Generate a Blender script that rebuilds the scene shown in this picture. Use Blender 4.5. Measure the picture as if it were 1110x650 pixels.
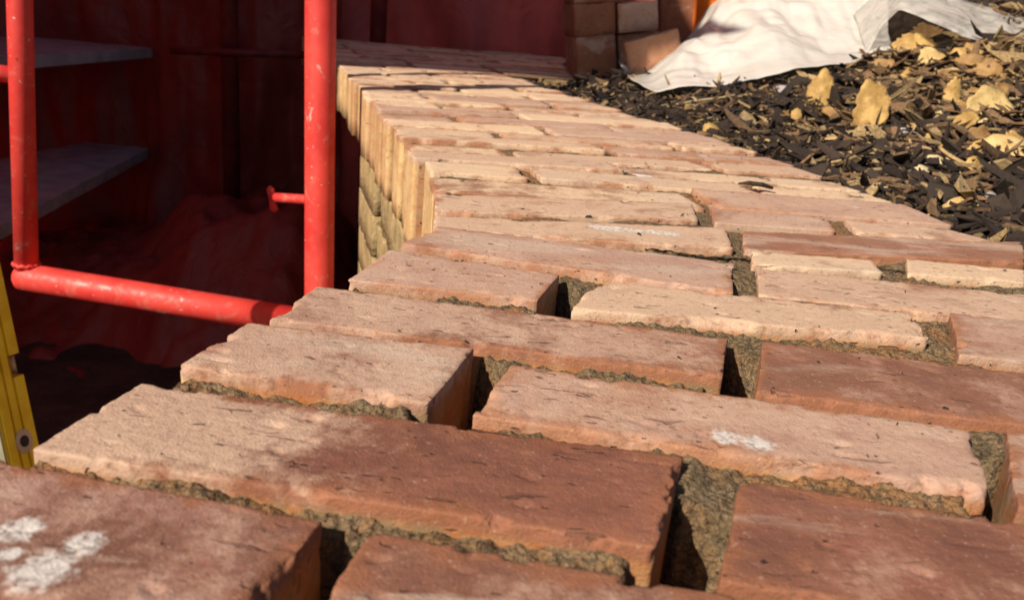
import bpy, bmesh, math, random
import numpy as np
from mathutils import Matrix, Vector

for o in list(bpy.data.objects): bpy.data.objects.remove(o)
scene = bpy.context.scene
col = scene.collection
random.seed(7)
RNG = np.random.default_rng(7)

# ------------------------------------------------------------------ camera
F_PX, PITCH, CAM_H, ROLL = 940.0, 0.32, 0.148, 0.09       # solved from the brick sizes
PW, PH = 1110.0, 650.0
fw = np.array([0, math.cos(PITCH), -math.sin(PITCH)]); r0 = np.array([1., 0, 0]); u0 = np.cross(r0, fw)
CR = r0*math.cos(ROLL) + u0*math.sin(ROLL); CU = -r0*math.sin(ROLL) + u0*math.cos(ROLL)
CO = np.array([0, 0, CAM_H])
cd = bpy.data.cameras.new('camera'); cam = bpy.data.objects.new('camera', cd); col.objects.link(cam)
m = Matrix.Identity(4)
for i in range(3):
    m[i][0] = CR[i]; m[i][1] = CU[i]; m[i][2] = -fw[i]; m[i][3] = CO[i]
cam.matrix_world = m
cd.sensor_width = 36; cd.lens = 36*F_PX/PW; cd.clip_start = 0.01; cd.clip_end = 500
cd.dof.use_dof = True; cd.dof.focus_distance = 0.52; cd.dof.aperture_fstop = 17
scene.camera = cam

# ------------------------------------------------------------------ sky, sun, exposure
SUN_AZ, SUN_EL = math.radians(50), math.radians(37)       # light travels towards this azimuth (from +x to +y)
to_sun = Vector((-math.cos(SUN_AZ)*math.cos(SUN_EL), -math.sin(SUN_AZ)*math.cos(SUN_EL), math.sin(SUN_EL)))
w = bpy.data.worlds.new('World'); scene.world = w; w.use_nodes = True
nt = w.node_tree; bg = nt.nodes['Background']; sk = nt.nodes.new('ShaderNodeTexSky')
sk.sky_type = 'NISHITA'; sk.sun_disc = False; sk.sun_elevation = SUN_EL
sk.sun_rotation = math.atan2(to_sun.x, to_sun.y)
nt.links.new(sk.outputs[0], bg.inputs[0]); bg.inputs[1].default_value = 0.052
sd = bpy.data.lights.new('sun', 'SUN'); sd.energy = 5.0; sd.angle = math.radians(0.5); sd.color = (1.0, 0.885, 0.72)
so = bpy.data.objects.new('sun', sd); col.objects.link(so); so.location = to_sun*8
so.rotation_euler = to_sun.to_track_quat('Z', 'Y').to_euler()
vs = scene.view_settings; vs.view_transform = 'Standard'; vs.look = 'None'; vs.exposure = 0.27; vs.gamma = 1; vs.use_curve_mapping = False

# ------------------------------------------------------------------ pixel helpers (a pixel gives a direction only)
def ray(x, y): return fw + CR*(x-PW/2)/F_PX - CU*(y-PH/2)/F_PX
def on_z(x, y, z=0.0):
    d = ray(x, y); return CO + d*((z-CAM_H)/d[2])
def at_y(x, y, Y):
    d = ray(x, y); return CO + d*(Y/d[1])

# ------------------------------------------------------------------ noise
_perm = RNG.permutation(256); _perm = np.concatenate([_perm]*3)
_grad = RNG.normal(size=(256, 3)); _grad /= np.linalg.norm(_grad, axis=1)[:, None]
def perlin(P):
    P = np.asarray(P, float); I = np.floor(P).astype(int); f = P-I; I &= 255
    u = f*f*f*(f*(f*6-15)+10); out = 0
    for dx in (0, 1):
        for dy in (0, 1):
            for dz in (0, 1):
                h = _perm[_perm[_perm[I[..., 0]+dx]+I[..., 1]+dy]+I[..., 2]+dz] & 255
                g = (_grad[h]*(f-np.array([dx, dy, dz]))).sum(-1)
                ww = (u[..., 0] if dx else 1-u[..., 0])*(u[..., 1] if dy else 1-u[..., 1])*(u[..., 2] if dz else 1-u[..., 2])
                out = out+g*ww
    return out*1.5
def fbm(P, n=4):
    P = np.asarray(P, float); o = 0; a = 1
    for i in range(n): o = o+a*perlin(P*2**i+17.3*i); a *= .5
    return o
def sstep(a, b, x):
    t = np.clip((x-a)/(b-a), 0, 1); return t*t*(3-2*t)

# ------------------------------------------------------------------ object helpers
def tag(o, label=None, cat=None, group=None, kind=None):
    if label: o['label'] = label
    if cat: o['category'] = cat
    if group: o['group'] = group
    if kind: o['kind'] = kind
    return o
def empty(name, loc=(0, 0, 0)):
    o = bpy.data.objects.new(name, None); o.empty_display_size = .05; o.location = loc; col.objects.link(o); return o
def mesh_obj(name, V, F, mat, parent=None, smooth=True, attrs=None):
    me = bpy.data.meshes.new(name)
    V = np.asarray(V, float)
    if parent is not None: V = V-np.array(parent.matrix_world.translation if parent.parent is None and parent.type != 'EMPTY' else parent.location)
    me.from_pydata(V.tolist(), [], F if isinstance(F, list) else F.tolist()); me.update()
    if attrs:
        for k, v in attrs.items():
            if np.ndim(v) == 1:
                a = me.attributes.new(k, 'FLOAT', 'POINT'); a.data.foreach_set('value', np.asarray(v, np.float32))
            else:
                a = me.attributes.new(k, 'FLOAT_COLOR', 'POINT'); a.data.foreach_set('color', np.asarray(v, np.float32).ravel())
    if smooth: me.polygons.foreach_set('use_smooth', [True]*len(me.polygons))
    me.materials.append(mat)
    o = bpy.data.objects.new(name, me); col.objects.link(o)
    if parent is not None: o.parent = parent
    return o
def grid_faces(nu, nv, keep=None):
    i = np.arange(nu-1)[:, None]*nv+np.arange(nv-1)[None]
    f = np.stack([i, i+nv, i+nv+1, i+1], -1)
    return (f if keep is None else f[keep]).reshape(-1, 4)
def tube(path, r, n=20, caps=True, rn=None):
    path = [Vector(p) for p in path]; V = []; F = []
    rs = rn if rn is not None else [r]*len(path)
    ref = None
    for i, p in enumerate(path):
        t = (path[min(i+1, len(path)-1)]-path[max(i-1, 0)]).normalized()
        if ref is None: ref = t.orthogonal().normalized()
        a = (ref-t*ref.dot(t)).normalized(); ref = a; b = t.cross(a)
        for k in range(n):
            q = 2*math.pi*k/n; V.append(p+(a*math.cos(q)+b*math.sin(q))*rs[i])
    for i in range(len(path)-1):
        for k in range(n): F.append([i*n+k, i*n+(k+1) % n, (i+1)*n+(k+1) % n, (i+1)*n+k])
    if caps: F.append(list(range(n))[::-1]); F.append(list(range((len(path)-1)*n, len(path)*n)))
    return np.array([v[:] for v in V]), F
def join(*parts):
    V = []; F = []; n = 0
    for v, f in parts:
        V.append(np.asarray(v)); F += [[int(i)+n for i in q] for q in f]; n += len(v)
    return np.concatenate(V), F

# ------------------------------------------------------------------ materials
class NT:
    def __init__(s, name):
        s.mat = bpy.data.materials.new(name); s.mat.use_nodes = True; s.t = s.mat.node_tree
        s.b = s.t.nodes['Principled BSDF']; s.out = s.t.nodes['Material Output']
    def n(s, typ, **k):
        nd = s.t.nodes.new(typ)
        for a, b in k.items():
            if a.startswith('i_'): s.set(nd, a[2:].replace('_', ' '), b)
            else: setattr(nd, a, b)
        return nd
    def set(s, nd, key, v):
        sk_ = nd.inputs[int(key)] if key.isdigit() else nd.inputs[key]
        if isinstance(v, bpy.types.NodeSocket): s.t.links.new(v, sk_)
        else: sk_.default_value = v
    def noise(s, vec, scale, detail=4, rough=.55, dist=0):
        nd = s.n('ShaderNodeTexNoise'); s.set(nd, 'Vector', vec); nd.inputs['Scale'].default_value = scale
        nd.inputs['Detail'].default_value = detail; nd.inputs['Roughness'].default_value = rough; nd.inputs['Distortion'].default_value = dist
        return nd.outputs['Fac']
    def ramp(s, fac, a, b, lo=0., hi=1.):
        nd = s.n('ShaderNodeMapRange', interpolation_type='SMOOTHSTEP'); s.set(nd, 'Value', fac)
        for k, v in (('From Min', a), ('From Max', b), ('To Min', lo), ('To Max', hi)): s.set(nd, k, v)
        return nd.outputs[0]
    def mix(s, fac, a, b, mode='MIX'):
        nd = s.n('ShaderNodeMix', data_type='RGBA', blend_type=mode); s.set(nd, '0', fac)
        for idx, v in ((6, a), (7, b)):
            if isinstance(v, bpy.types.NodeSocket): s.t.links.new(v, nd.inputs[idx])
            else: nd.inputs[idx].default_value = (*v, 1) if len(v) == 3 else v
        return nd.outputs[2]
    def math(s, op, a, b=0., c=0.):
        nd = s.n('ShaderNodeMath', operation=op)
        for i, v in enumerate((a, b, c)):
            if isinstance(v, bpy.types.NodeSocket): s.t.links.new(v, nd.inputs[i])
            else: nd.inputs[i].default_value = v
        return nd.outputs[0]
    def attr(s, name, out='Fac'):
        nd = s.n('ShaderNodeAttribute'); nd.attribute_name = name; return nd.outputs[out]
    def bump(s, h, strength, dist, prev=None):
        nd = s.n('ShaderNodeBump'); s.set(nd, 'Height', h); nd.inputs['Strength'].default_value = strength; nd.inputs['Distance'].default_value = dist
        if prev is not None: s.t.links.new(prev, nd.inputs['Normal'])
        return nd.outputs[0]
    def pos(s): return s.n('ShaderNodeNewGeometry').outputs['Position']
    def link(s, a, b): s.t.links.new(a, b)

def brick_material():
    t = NT('brick_clay'); P = t.pos()
    # every brick samples its own piece of clay: shift the pattern by the brick's own number
    sh = t.n('ShaderNodeCombineXYZ'); seed = t.attr('seed')
    t.set(sh, '0', seed); t.set(sh, '1', t.math('MULTIPLY', seed, 1.7)); t.set(sh, '2', t.math('MULTIPLY', seed, 2.3))
    ad = t.n('ShaderNodeVectorMath', operation='ADD'); t.set(ad, '0', P); t.set(ad, '1', sh.outputs[0]); V = ad.outputs[0]
    big = t.noise(V, 14, 5, .6, .6); mid = t.noise(V, 55, 6, .62, .3); fine = t.noise(V, 330, 4, .65); grit = t.noise(V, 900, 2, .6)
    tone = t.attr('tone')
    red = t.mix(t.ramp(big, .35, .68), (.135, .050, .036), (.265, .105, .070))
    pale = t.mix(t.ramp(mid, .35, .7), (.47, .25, .165), (.60, .36, .22))
    clay = t.mix(tone, red, pale)
    clay = t.mix(t.math('MULTIPLY', t.ramp(mid, .50, .75), .35), clay, (.36, .14, .06))
    clay = t.mix(t.math('MULTIPLY', t.attr('rim'), .42), clay, t.mix(big, (.30, .10, .045), (.44, .19, .08)))
    # dry dusty skin on the worn face, broken where clay shows through
    dust = t.attr('dust')
    s1 = t.math('ADD', dust, t.math('MULTIPLY', t.math('SUBTRACT', big, .5), 1.5))
    s1 = t.math('ADD', s1, t.math('MULTIPLY', t.math('SUBTRACT', mid, .5), .9))
    s1 = t.math('ADD', s1, t.math('MULTIPLY', t.math('SUBTRACT', fine, .5), .35))
    dm = t.ramp(s1, .30, .78)
    dcol = t.mix(t.ramp(t.noise(V, 22, 3), .35, .65), (.365, .21, .185), (.475, .31, .255))
    dcol = t.mix(t.attr('pale'), dcol, (.78, .585, .40))
    c = t.mix(t.math('MULTIPLY', dm, .82), clay, dcol)
    mps = t.n('ShaderNodeMapping'); t.set(mps, 'Vector', V); mps.inputs['Rotation'].default_value = (0, 0, -.12); mps.inputs['Scale'].default_value = (9, 46, 20)
    sm_ = t.noise(mps.outputs[0], 1., 5, .62, .4); sm2 = t.math('ADD', sm_, t.math('MULTIPLY', t.math('SUBTRACT', t.attr('pitty'), .5), -.16))
    c = t.mix(t.ramp(sm2, .54, .70, 0., .55), c, t.mix(big, (.50, .40, .31), (.60, .47, .39)))
    c = t.mix(t.ramp(t.noise(V, 17, 4, .6, .7), .57, .72, 0., .5), c, (.215, .085, .055))
    # sides: orange raw clay with mortar smears
    side = t.attr('side')
    sc = t.mix(t.ramp(mid, .38, .62), (.40, .150, .048), (.44, .24, .105))
    sc = t.mix(t.ramp(t.noise(V, 38, 5, .65), .50, .60), sc, (.235, .18, .095))
    c = t.mix(t.math('MULTIPLY', side, .85), c, sc)
    endc = t.mix(t.ramp(mid, .3, .7), (.56, .33, .14), (.72, .52, .27)); endc = t.mix(t.ramp(t.attr('pitty'), .35, 1., 0., .55), endc, (.42, .21, .10))
    c = t.mix(t.attr('endf'), c, endc)
    # white lime splashes, dark drag pits, soot
    lime = t.ramp(t.math('ADD', t.noise(V, 20, 5, .6, .4), t.math('MULTIPLY', t.attr('lime'), .16)), .73, .79)
    c = t.mix(t.math('MULTIPLY', lime, .85), c, (.66, .63, .60))
    spl = t.math('ADD', t.attr('spot'), t.math('ADD', t.math('MULTIPLY', t.math('SUBTRACT', mid, .5), 1.3), t.math('MULTIPLY', t.math('SUBTRACT', fine, .5), 1.1)))
    c = t.mix(t.math('MULTIPLY', t.ramp(spl, .12, .62), .78), c, t.mix(t.ramp(fine, .3, .6), (.36, .34, .33), (.74, .72, .70)))
    mp = t.n('ShaderNodeMapping'); t.set(mp, 'Vector', V); mp.inputs['Rotation'].default_value = (0, 0, .35); mp.inputs['Scale'].default_value = (60, 190, 120)
    pit = t.noise(mp.outputs[0], 1.0, 2, .5, .5); pm = t.ramp(pit, .655, .71)
    mp2 = t.n('ShaderNodeMapping'); t.set(mp2, 'Vector', V); mp2.inputs['Scale'].default_value = (170, 260, 200)
    pit2 = t.ramp(t.noise(mp2.outputs[0], 1.0, 1, .5), .725, .78)
    pits = t.math('MAXIMUM', t.math('MULTIPLY', pm, t.ramp(t.attr('pitty'), .2, 1., .0, .9)), pit2)
    c = t.mix(t.math('MULTIPLY', pits, .72), c, (.10, .045, .03))
    c = t.mix(t.math('MULTIPLY', t.math('SUBTRACT', 1.0, t.ramp(fine, .28, .50)), .38), c, (.17, .075, .045))
    c = t.mix(t.math('MULTIPLY', t.ramp(t.noise(V, 480, 3, .7), .60, .72), .35), c, (.66, .52, .42))
    c = t.mix(t.ramp(t.noise(V, 620, 2, .6), .70, .75, 0., .6), c, (.07, .04, .03))
    t.link(c, t.b.inputs['Base Color'])
    rough = t.math('SUBTRACT', .93, t.math('MULTIPLY', t.attr('wet'), .33)); t.link(rough, t.b.inputs['Roughness'])
    t.b.inputs['Specular IOR Level'].default_value = .3
    n1 = t.bump(mid, .18, .0015); n2 = t.bump(fine, .42, .0008, n1); n3 = t.bump(grit, .8, .0006, n2)
    n4 = t.bump(t.math('SUBTRACT', 1.0, pits), .8, .0016, n3); t.link(n4, t.b.inputs['Normal'])
    return t.mat
def mortar_material():
    t = NT('mortar'); P = t.pos(); a = t.noise(P, 11, 4, .6, .5); b = t.noise(P, 90, 5, .65); g = t.noise(P, 520, 3, .7)
    c = t.mix(t.ramp(a, .42, .6), (.185, .128, .066), (.34, .165, .062))
    c = t.mix(t.ramp(b, .40, .70), c, (.26, .185, .105)); c = t.mix(t.math('MULTIPLY', t.ramp(g, .52, .70), .6), c, (.10, .075, .04))
    t.link(c, t.b.inputs['Base Color']); t.b.inputs['Roughness'].default_value = .95
    vo = t.n('ShaderNodeTexVoronoi'); t.set(vo, 'Vector', P); vo.inputs['Scale'].default_value = 330
    c = t.mix(t.ramp(vo.outputs['Distance'], .45, .8, 0., .55), c, (.05, .035, .022)); c = t.mix(t.ramp(t.noise(P, 700, 2), .64, .74, 0., .4), c, (.48, .39, .28)); t.link(c, t.b.inputs['Base Color'])
    n = t.bump(b, 1., .006); n = t.bump(t.math('SUBTRACT', 1., vo.outputs['Distance']), .9, .0022, n); t.link(t.bump(g, .9, .0022, n), t.b.inputs['Normal']); return t.mat
def simple(name, c1, c2, scale, rough=.8, bump=.3, dist=.002, spec=.3, metal=0, lo=.35, hi=.65, detail=5):
    t = NT(name); P = t.pos(); a = t.noise(P, scale, detail, .6)
    t.link(t.mix(t.ramp(a, lo, hi), c1, c2), t.b.inputs['Base Color']); t.b.inputs['Roughness'].default_value = rough
    t.b.inputs['Specular IOR Level'].default_value = spec; t.b.inputs['Metallic'].default_value = metal
    if bump: t.link(t.bump(t.noise(P, scale*5, 3), bump, dist), t.b.inputs['Normal'])
    return t.mat
def red_paint():
    t = NT('red_scaffold_paint'); P = t.pos(); a = t.noise(P, 9, 4, .6); b = t.noise(P, 70, 5, .65); s = t.noise(P, 160, 2, .5)
    c = t.mix(t.ramp(a, .35, .65), (.60, .034, .030), (.74, .062, .048))
    c = t.mix(t.math('MULTIPLY', t.ramp(b, .60, .70), .45), c, (.66, .16, .12))
    c = t.mix(t.ramp(s, .725, .755), c, (.62, .52, .46)); c = t.mix(t.ramp(t.noise(P, 55, 4, .6), .69, .74), c, (.12, .03, .02))
    t.link(c, t.b.inputs['Base Color']); c = t.mix(t.ramp(t.noise(P, 26, 6, .7, .8), .56, .66, 0., .55), c, (.62, .17, .13)); c = t.mix(t.ramp(t.noise(P, 18, 6, .72, 1.), .635, .66, 0., .8), c, (.50, .40, .35)); t.link(c, t.b.inputs['Base Color'])
    t.link(t.ramp(b, .3, .7, .42, .7), t.b.inputs['Roughness'])
    t.link(t.bump(b, .25, .0012), t.b.inputs['Normal']); return t.mat
def tarp_material(name='red_tarpaulin', k=1.0, trans=.3, pk=0.):
    t = NT(name); P = t.pos(); a = t.noise(P, 3.5, 5, .6, .4)
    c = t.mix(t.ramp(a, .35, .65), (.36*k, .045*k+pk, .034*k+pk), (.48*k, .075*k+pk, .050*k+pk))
    t.link(c, t.b.inputs['Base Color']); t.b.inputs['Roughness'].default_value = .5
    nb = t.bump(t.noise(P, 9, 5, .6, 1.2), .5, .03); t.link(nb, t.b.inputs['Normal'])
    tr = t.n('ShaderNodeBsdfTranslucent'); t.link(c, tr.inputs[0])
    mx = t.n('ShaderNodeMixShader'); mx.inputs[0].default_value = trans; t.link(t.b.outputs[0], mx.inputs[1]); t.link(tr.outputs[0], mx.inputs[2])
    t.link(mx.outputs[0], t.out.inputs['Surface']); return t.mat
def plastic_material(name, clear=0.0):
    t = NT(name); P = t.pos(); a = t.noise(P, 6, 4, .6); 
    c = t.mix(t.ramp(a, .35, .65), (.80, .78, .74), (.90, .88, .84))
    t.link(c, t.b.inputs['Base Color']); t.b.inputs['Roughness'].default_value = .16
    wv = t.noise(P, 16, 5, .6, 1.4); n = t.bump(wv, .25, .015)
    t.link(n, t.b.inputs['Normal'])
    tr = t.n('ShaderNodeBsdfTranslucent'); t.link(c, tr.inputs[0])
    mx = t.n('ShaderNodeMixShader'); mx.inputs[0].default_value = .35; t.link(t.b.outputs[0], mx.inputs[1]); t.link(tr.outputs[0], mx.inputs[2])
    o = mx.outputs[0]
    if clear:
        tp = t.n('ShaderNodeBsdfTransparent'); m2 = t.n('ShaderNodeMixShader'); t.link(t.ramp(wv, .35, .65, clear-.25, clear+.1), m2.inputs[0])
        t.link(o, m2.inputs[1]); t.link(tp.outputs[0], m2.inputs[2]); o = m2.outputs[0]
    t.link(o, t.out.inputs['Surface']); return t.mat
def chip_material():
    t = NT('bark_chips'); P = t.pos(); c = t.attr('chip', 'Color')
    g = t.noise(P, 240, 4, .65); c2 = t.mix(t.ramp(g, .3, .7, .55, 1.15), (0, 0, 0), c); c2 = t.mix(t.ramp(g, .30, .66), t.mix(.5, c, (.015, .01, .008)), c)
    t.link(c2, t.b.inputs['Base Color']); t.b.inputs['Roughness'].default_value = .85
    t.link(t.bump(g, .6, .002), t.b.inputs['Normal']); return t.mat
def leaf_material(name, c1, c2):
    t = NT(name); P = t.pos(); a = t.noise(P, 45, 5, .6); v = t.noise(P, 160, 3, .6)
    c = t.mix(t.ramp(a, .38, .64), c1, c2); c = t.mix(t.math('MULTIPLY', t.ramp(v, .56, .72), .5), c, (.20, .11, .04))
    t.link(c, t.b.inputs['Base Color']); t.b.inputs['Roughness'].default_value = .7; t.link(t.bump(v, .5, .003), t.b.inputs['Normal'])
    return t.mat

M = dict(
    brick=brick_material(), mortar=mortar_material(), red=red_paint(), tarp4=tarp_material('bunched_red_tarpaulin', .75, .12), tarp=tarp_material('red_tarpaulin', .62, .2), tarp3=tarp_material('shade_tarpaulin', 1.35, .5), tarp2=tarp_material('lit_red_tarpaulin', 1.65, .5, .07),  # tarp2 lighter, tarp darker: light and shade put into the same red
    sheet=plastic_material('white_plastic'), clear=plastic_material('clear_plastic', .62), chip=chip_material(),
    soil=simple('dark_soil', (.020, .014, .010), (.055, .036, .022), 60, .95, .8, .006),
    floor=simple('pit_floor_dirt', (.05, .03, .022), (.10, .06, .04), 8, .95, .6, .01),
    plank=simple('grey_plank', (.30, .275, .285), (.42, .385, .385), 14, .8, .4, .002),
    steel=simple('dull_steel', (.22, .20, .19), (.42, .38, .35), 60, .45, .2, .001, .5, .7),
    dark_pole=simple('dark_red_pole', (.10, .014, .014), (.17, .025, .02), 20, .5, .2, .001),
    yellow=simple('yellow_anodised', (.74, .48, .012), (.84, .60, .03), 30, .35, .12, .001, .5, .1),
    alu=simple('grey_green_side', (.30, .29, .20), (.40, .38, .28), 18, .45, .15, .001, .5, .2),
    cap=simple('end_cap_plastic', (.50, .36, .30), (.62, .46, .40), 30, .5, .1, .001),
    black=simple('hole_shade_black', (.012, .012, .014), (.025, .024, .026), 30, .6, .1, .001),
    bag=simple('grey_bag', (.30, .30, .36), (.42, .41, .46), 7, .7, .5, .01),
    orange=simple('orange_plastic', (.62, .13, .012), (.72, .18, .02), 9, .4, .1, .001),
    leaf=leaf_material('yellow_leaf', (.36, .21, .06), (.56, .36, .12)),
    leaf2=leaf_material('pale_leaf', (.48, .32, .12), (.64, .47, .21)),
    leaf3=leaf_material('brown_leaf', (.24, .13, .045), (.38, .22, .08)),
    stone=simple('lower_wall_brick', (.28, .20, .10), (.46, .34, .17), 26, .9, .7, .006),
    straw=simple('straw', (.46, .36, .18), (.60, .50, .30), 60, .7, .3, .001),
)

# ------------------------------------------------------------------ the curve of the wall (inner edge of the top, and row direction)
IN = np.array([(-.262, -.10), (-.236, .02), (-.212, .10), (-.186, .18), (-.155, .25), (-.134, .323), (-.114, .389), (-.093, .458), (-.074, .530), (-.063, .585),
               (-.064, .642), (-.075, .724), (-.089, .803), (-.105, .867), (-.130, .951), (-.168, 1.089), (-.214, 1.251), (-.271, 1.44),
               (-.328, 1.641), (-.392, 1.847), (-.48, 2.12), (-.565, 2.40), (-.66, 2.70), (-.75, 2.98), (-.85, 3.25)])
_seg = np.concatenate([[0], np.cumsum(np.hypot(*np.diff(IN, axis=0).T))])
def _smooth(s_):
    x = 0; y = 0
    for k in (-.03, -.015, 0, .015, .03):
        x = x+np.interp(s_+k, _seg, IN[:, 0])/5; y = y+np.interp(s_+k, _seg, IN[:, 1])/5
    return x, y
DY = np.array([-.1, .2, .25, .323, .389, .458, .537, .585, .642, .724, .803, .951, 1.1, 1.3, 1.6, 2.2, 3.3])
DD = np.array([-12, -9, -8, -8, -7, -6, -5, -1, 2.5, 5, 6.5, 8.5, 11, 13.5, 16, 18, 19])
WY = np.array([0, .6, .8, 1.1, 1.5, 2.06, 2.11, 3.3]); WW = np.array([.42, .45, .47, .465, .43, .42, .42, .42])
def wall_pt(s_, u):
    x, y = _smooth(s_); a = np.radians(np.interp(y, DY, DD)); return np.stack([x+u*np.cos(a), y+u*np.sin(a)], -1)
def width_at(s_): return np.interp(_smooth(s_)[1], WY, WW)
def s_of_y(y): return float(np.interp(y, IN[:, 1], _seg))

# ------------------------------------------------------------------ bricks
def box_grid(nx, ny, nz):
    """closed box as a welded grid, coordinates 0..1"""
    idx = {}; V = []; F = []
    def vid(i, j, k):
        key = (i, j, k)
        if key not in idx: idx[key] = len(V); V.append((i/nx, j/ny, k/nz))
        return idx[key]
    for i in range(nx):
        for j in range(ny):
            F.append([vid(i, j, nz), vid(i+1, j, nz), vid(i+1, j+1, nz), vid(i, j+1, nz)])
            F.append([vid(i, j, 0), vid(i, j+1, 0), vid(i+1, j+1, 0), vid(i+1, j, 0)])
    for i in range(nx):
        for k in range(nz):
            F.append([vid(i, 0, k), vid(i+1, 0, k), vid(i+1, 0, k+1), vid(i, 0, k+1)])
            F.append([vid(i, ny, k), vid(i, ny, k+1), vid(i+1, ny, k+1), vid(i+1, ny, k)])
    for j in range(ny):
        for k in range(nz):
            F.append([vid(0, j, k), vid(0, j, k+1), vid(0, j+1, k+1), vid(0, j+1, k)])
            F.append([vid(nx, j, k), vid(nx, j+1, k), vid(nx, j+1, k+1), vid(nx, j, k+1)])
    return np.array(V), F
_bg = {}
SEED = [0]
def brick(quad, parent, res=.006, H=.096, dz=0., tilt=(0, 0), dust=(.5, .5), tone=.5, pale=.2, lime=0., wet=0., rough=1., chip=1., name='brick', spots=(), endf=0., mat=None, zbase=0.):
    """quad: top corners FL, FR, BR, BL (world xy)"""
    q = np.array(quad, float)[:, :2]; L = .5*(np.linalg.norm(q[1]-q[0])+np.linalg.norm(q[2]-q[3])); B = .5*(np.linalg.norm(q[3]-q[0])+np.linalg.norm(q[2]-q[1]))
    nx, ny, nz = max(4, round(L/res)), max(3, round(B/res)), max(3, min(18, round(H/max(res*1.6, .004))))
    key = (nx, ny, nz)
    if key not in _bg: _bg[key] = box_grid(*key)
    U, F = _bg[key]; SEED[0] += 1; sd_ = SEED[0]*3.17
    # crowd rows of vertices to the borders, where the roundings are
    def crowd(t, n): return np.where(n > 8, t, .5-.5*np.cos(math.pi*t))
    U = U.copy(); U[:, 0] = crowd(U[:, 0], nx); U[:, 1] = crowd(U[:, 1], ny)
    U[:, 2] = 1-(1-U[:, 2])**2.4
    P = U*np.array([L, B, H]); N = P+sd_
    rr = .0008+chip*.0062*sstep(.36, .50, fbm(N*27, 4))+chip*.0030*sstep(.30, .42, fbm(N*75+7, 2))+chip*.0010*np.clip(perlin(N*210), 0, 1)
    hs = np.array([L, B, H])/2; c = P-hs
    inner = np.minimum(np.abs(c), hs-rr[:, None])*np.sign(c); d = c-inner; dn = np.linalg.norm(d, axis=1)
    k = dn > 1e-9; c2 = c.copy(); c2[k] = inner[k]+d[k]/dn[k][:, None]*np.minimum(dn[k], rr[k])[:, None]
    nrm = np.zeros_like(c); nrm[k] = d[k]/dn[k][:, None]
    edge = np.minimum(np.minimum(U[:, 0], 1-U[:, 0])*L, np.minimum(U[:, 1], 1-U[:, 1])*B)
    disp = .00022*rough*fbm(N*40, 3)+.00028*rough*perlin(N*300)
    pit = np.clip(perlin(np.stack([N[:, 0]*75+N[:, 1]*30, N[:, 1]*190, N[:, 2]*90], -1))-.42, 0, 1)
    disp = disp-.0045*rough*np.clip(pit-.06, 0, 1)*(res < .0045)
    c2 = c2+nrm*disp[:, None]
    c2[:, 1] += .0007*rough*perlin(np.stack([N[:, 0]*16, N[:, 0]*0+sd_, np.sign(c[:, 1])], -1))*(np.abs(U[:, 1]-.5)*2)
    c2[:, 0] += .0014*rough*perlin(np.stack([N[:, 1]*22, N[:, 1]*0+sd_, np.sign(c[:, 0])], -1))*(np.abs(U[:, 0]-.5)*2)
    P2 = c2+hs; a = P2[:, 0]/L; b = P2[:, 1]/B
    xy = (q[0]*((1-a)*(1-b))[:, None]+q[1]*(a*(1-b))[:, None]+q[2]*(a*b)[:, None]+q[3]*((1-a)*b)[:, None])
    z = zbase+P2[:, 2]-H+dz+tilt[0]*(a-.5)*L+tilt[1]*(b-.5)*B
    V = np.column_stack([xy, z])
    top = sstep(H-.0075, H-.0035, P2[:, 2]); side = 1-top
    ragged = edge+.007*fbm(N*60, 3)
    du = dust[0]*(1-U[:, 0])+dust[1]*U[:, 0]-.32*(1-sstep(-.002, .008, ragged))
    spot = np.full(len(V), -1.)
    for sx, sy, sr in spots: spot = np.maximum(spot, 1-np.hypot(xy[:, 0]-sx, xy[:, 1]-sy)/sr)
    rim = 1-sstep(-.001, .010, ragged)
    at = dict(spot=spot, rim=rim, pitty=np.full(len(V), (SEED[0]*.618) % 1.), seed=np.full(len(V), SEED[0]*.731), tone=np.full(len(V), tone), dust=du, pale=np.full(len(V), pale), lime=np.full(len(V), lime),
              wet=np.full(len(V), wet), side=side*(1-endf*(U[:, 0] < .02)), endf=endf*side*(U[:, 0] < .5/nx+.02))
    return mesh_obj(name, V, F, mat or M['brick'], parent, True, at)

wall = tag(empty('brick_wall', (-.1, 1.0, -.1)), 'curving garden wall top of worn pinkish bricks laid on edge across it', 'wall')
def pz(*pts): return [on_z(*p)[:2] for p in pts]
def ext(fl, bl, length, ang):                 # a brick known by its left end
    d = np.array([math.cos(math.radians(ang)), math.sin(math.radians(ang))])*length
    fl = np.array(fl); bl = np.array(bl); return [fl, fl+d, bl+d, bl]
NEAR = []
def nb(q, **k): NEAR.append((q, k))
# row in front of the lens and the ones the photograph shows, front to back
nb([(-.195, .188), (-.063, .166), (-.050, .2235), (-.183, .246)], dust=(.62, .50), tone=.12, pale=.08, lime=.2, spots=[(*on_z(48, 615)[:2], .011), (*on_z(20, 572)[:2], .009), (*on_z(92, 588)[:2], .008), (*on_z(8, 600)[:2], .005)])
nb([(-.045, .163), (.156, .133), (.166, .1905), (-.0355, .2205)], dust=(.35, .62), tone=.15, pale=.25)
nb(pz((35, 483), (708, 592), (740, 494), (152, 411)), dust=(1.15, -.45), tone=.05, pale=.45, wet=.5)
nb(ext(pz((783, 625))[0], pz((800, 515))[0], .203, -9), dust=(.15, .60), tone=.10, pale=.25, wet=.2)
nb(pz((193, 396), (464, 437), (515, 378), (269, 350)), dust=(.80, .72), tone=.25, pale=.35)
nb(pz((512, 447), (1074, 531), (1051, 465), (553, 393)), dust=(.60, .85), tone=.75, pale=.25, lime=.1, spots=[(*on_z(785, 472)[:2], .009), (*on_z(822, 479)[:2], .008)])
nb(ext(pz((1106, 548))[0], pz((1089, 465))[0], .10, -7), dust=(.5, .5), tone=.3)
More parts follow.
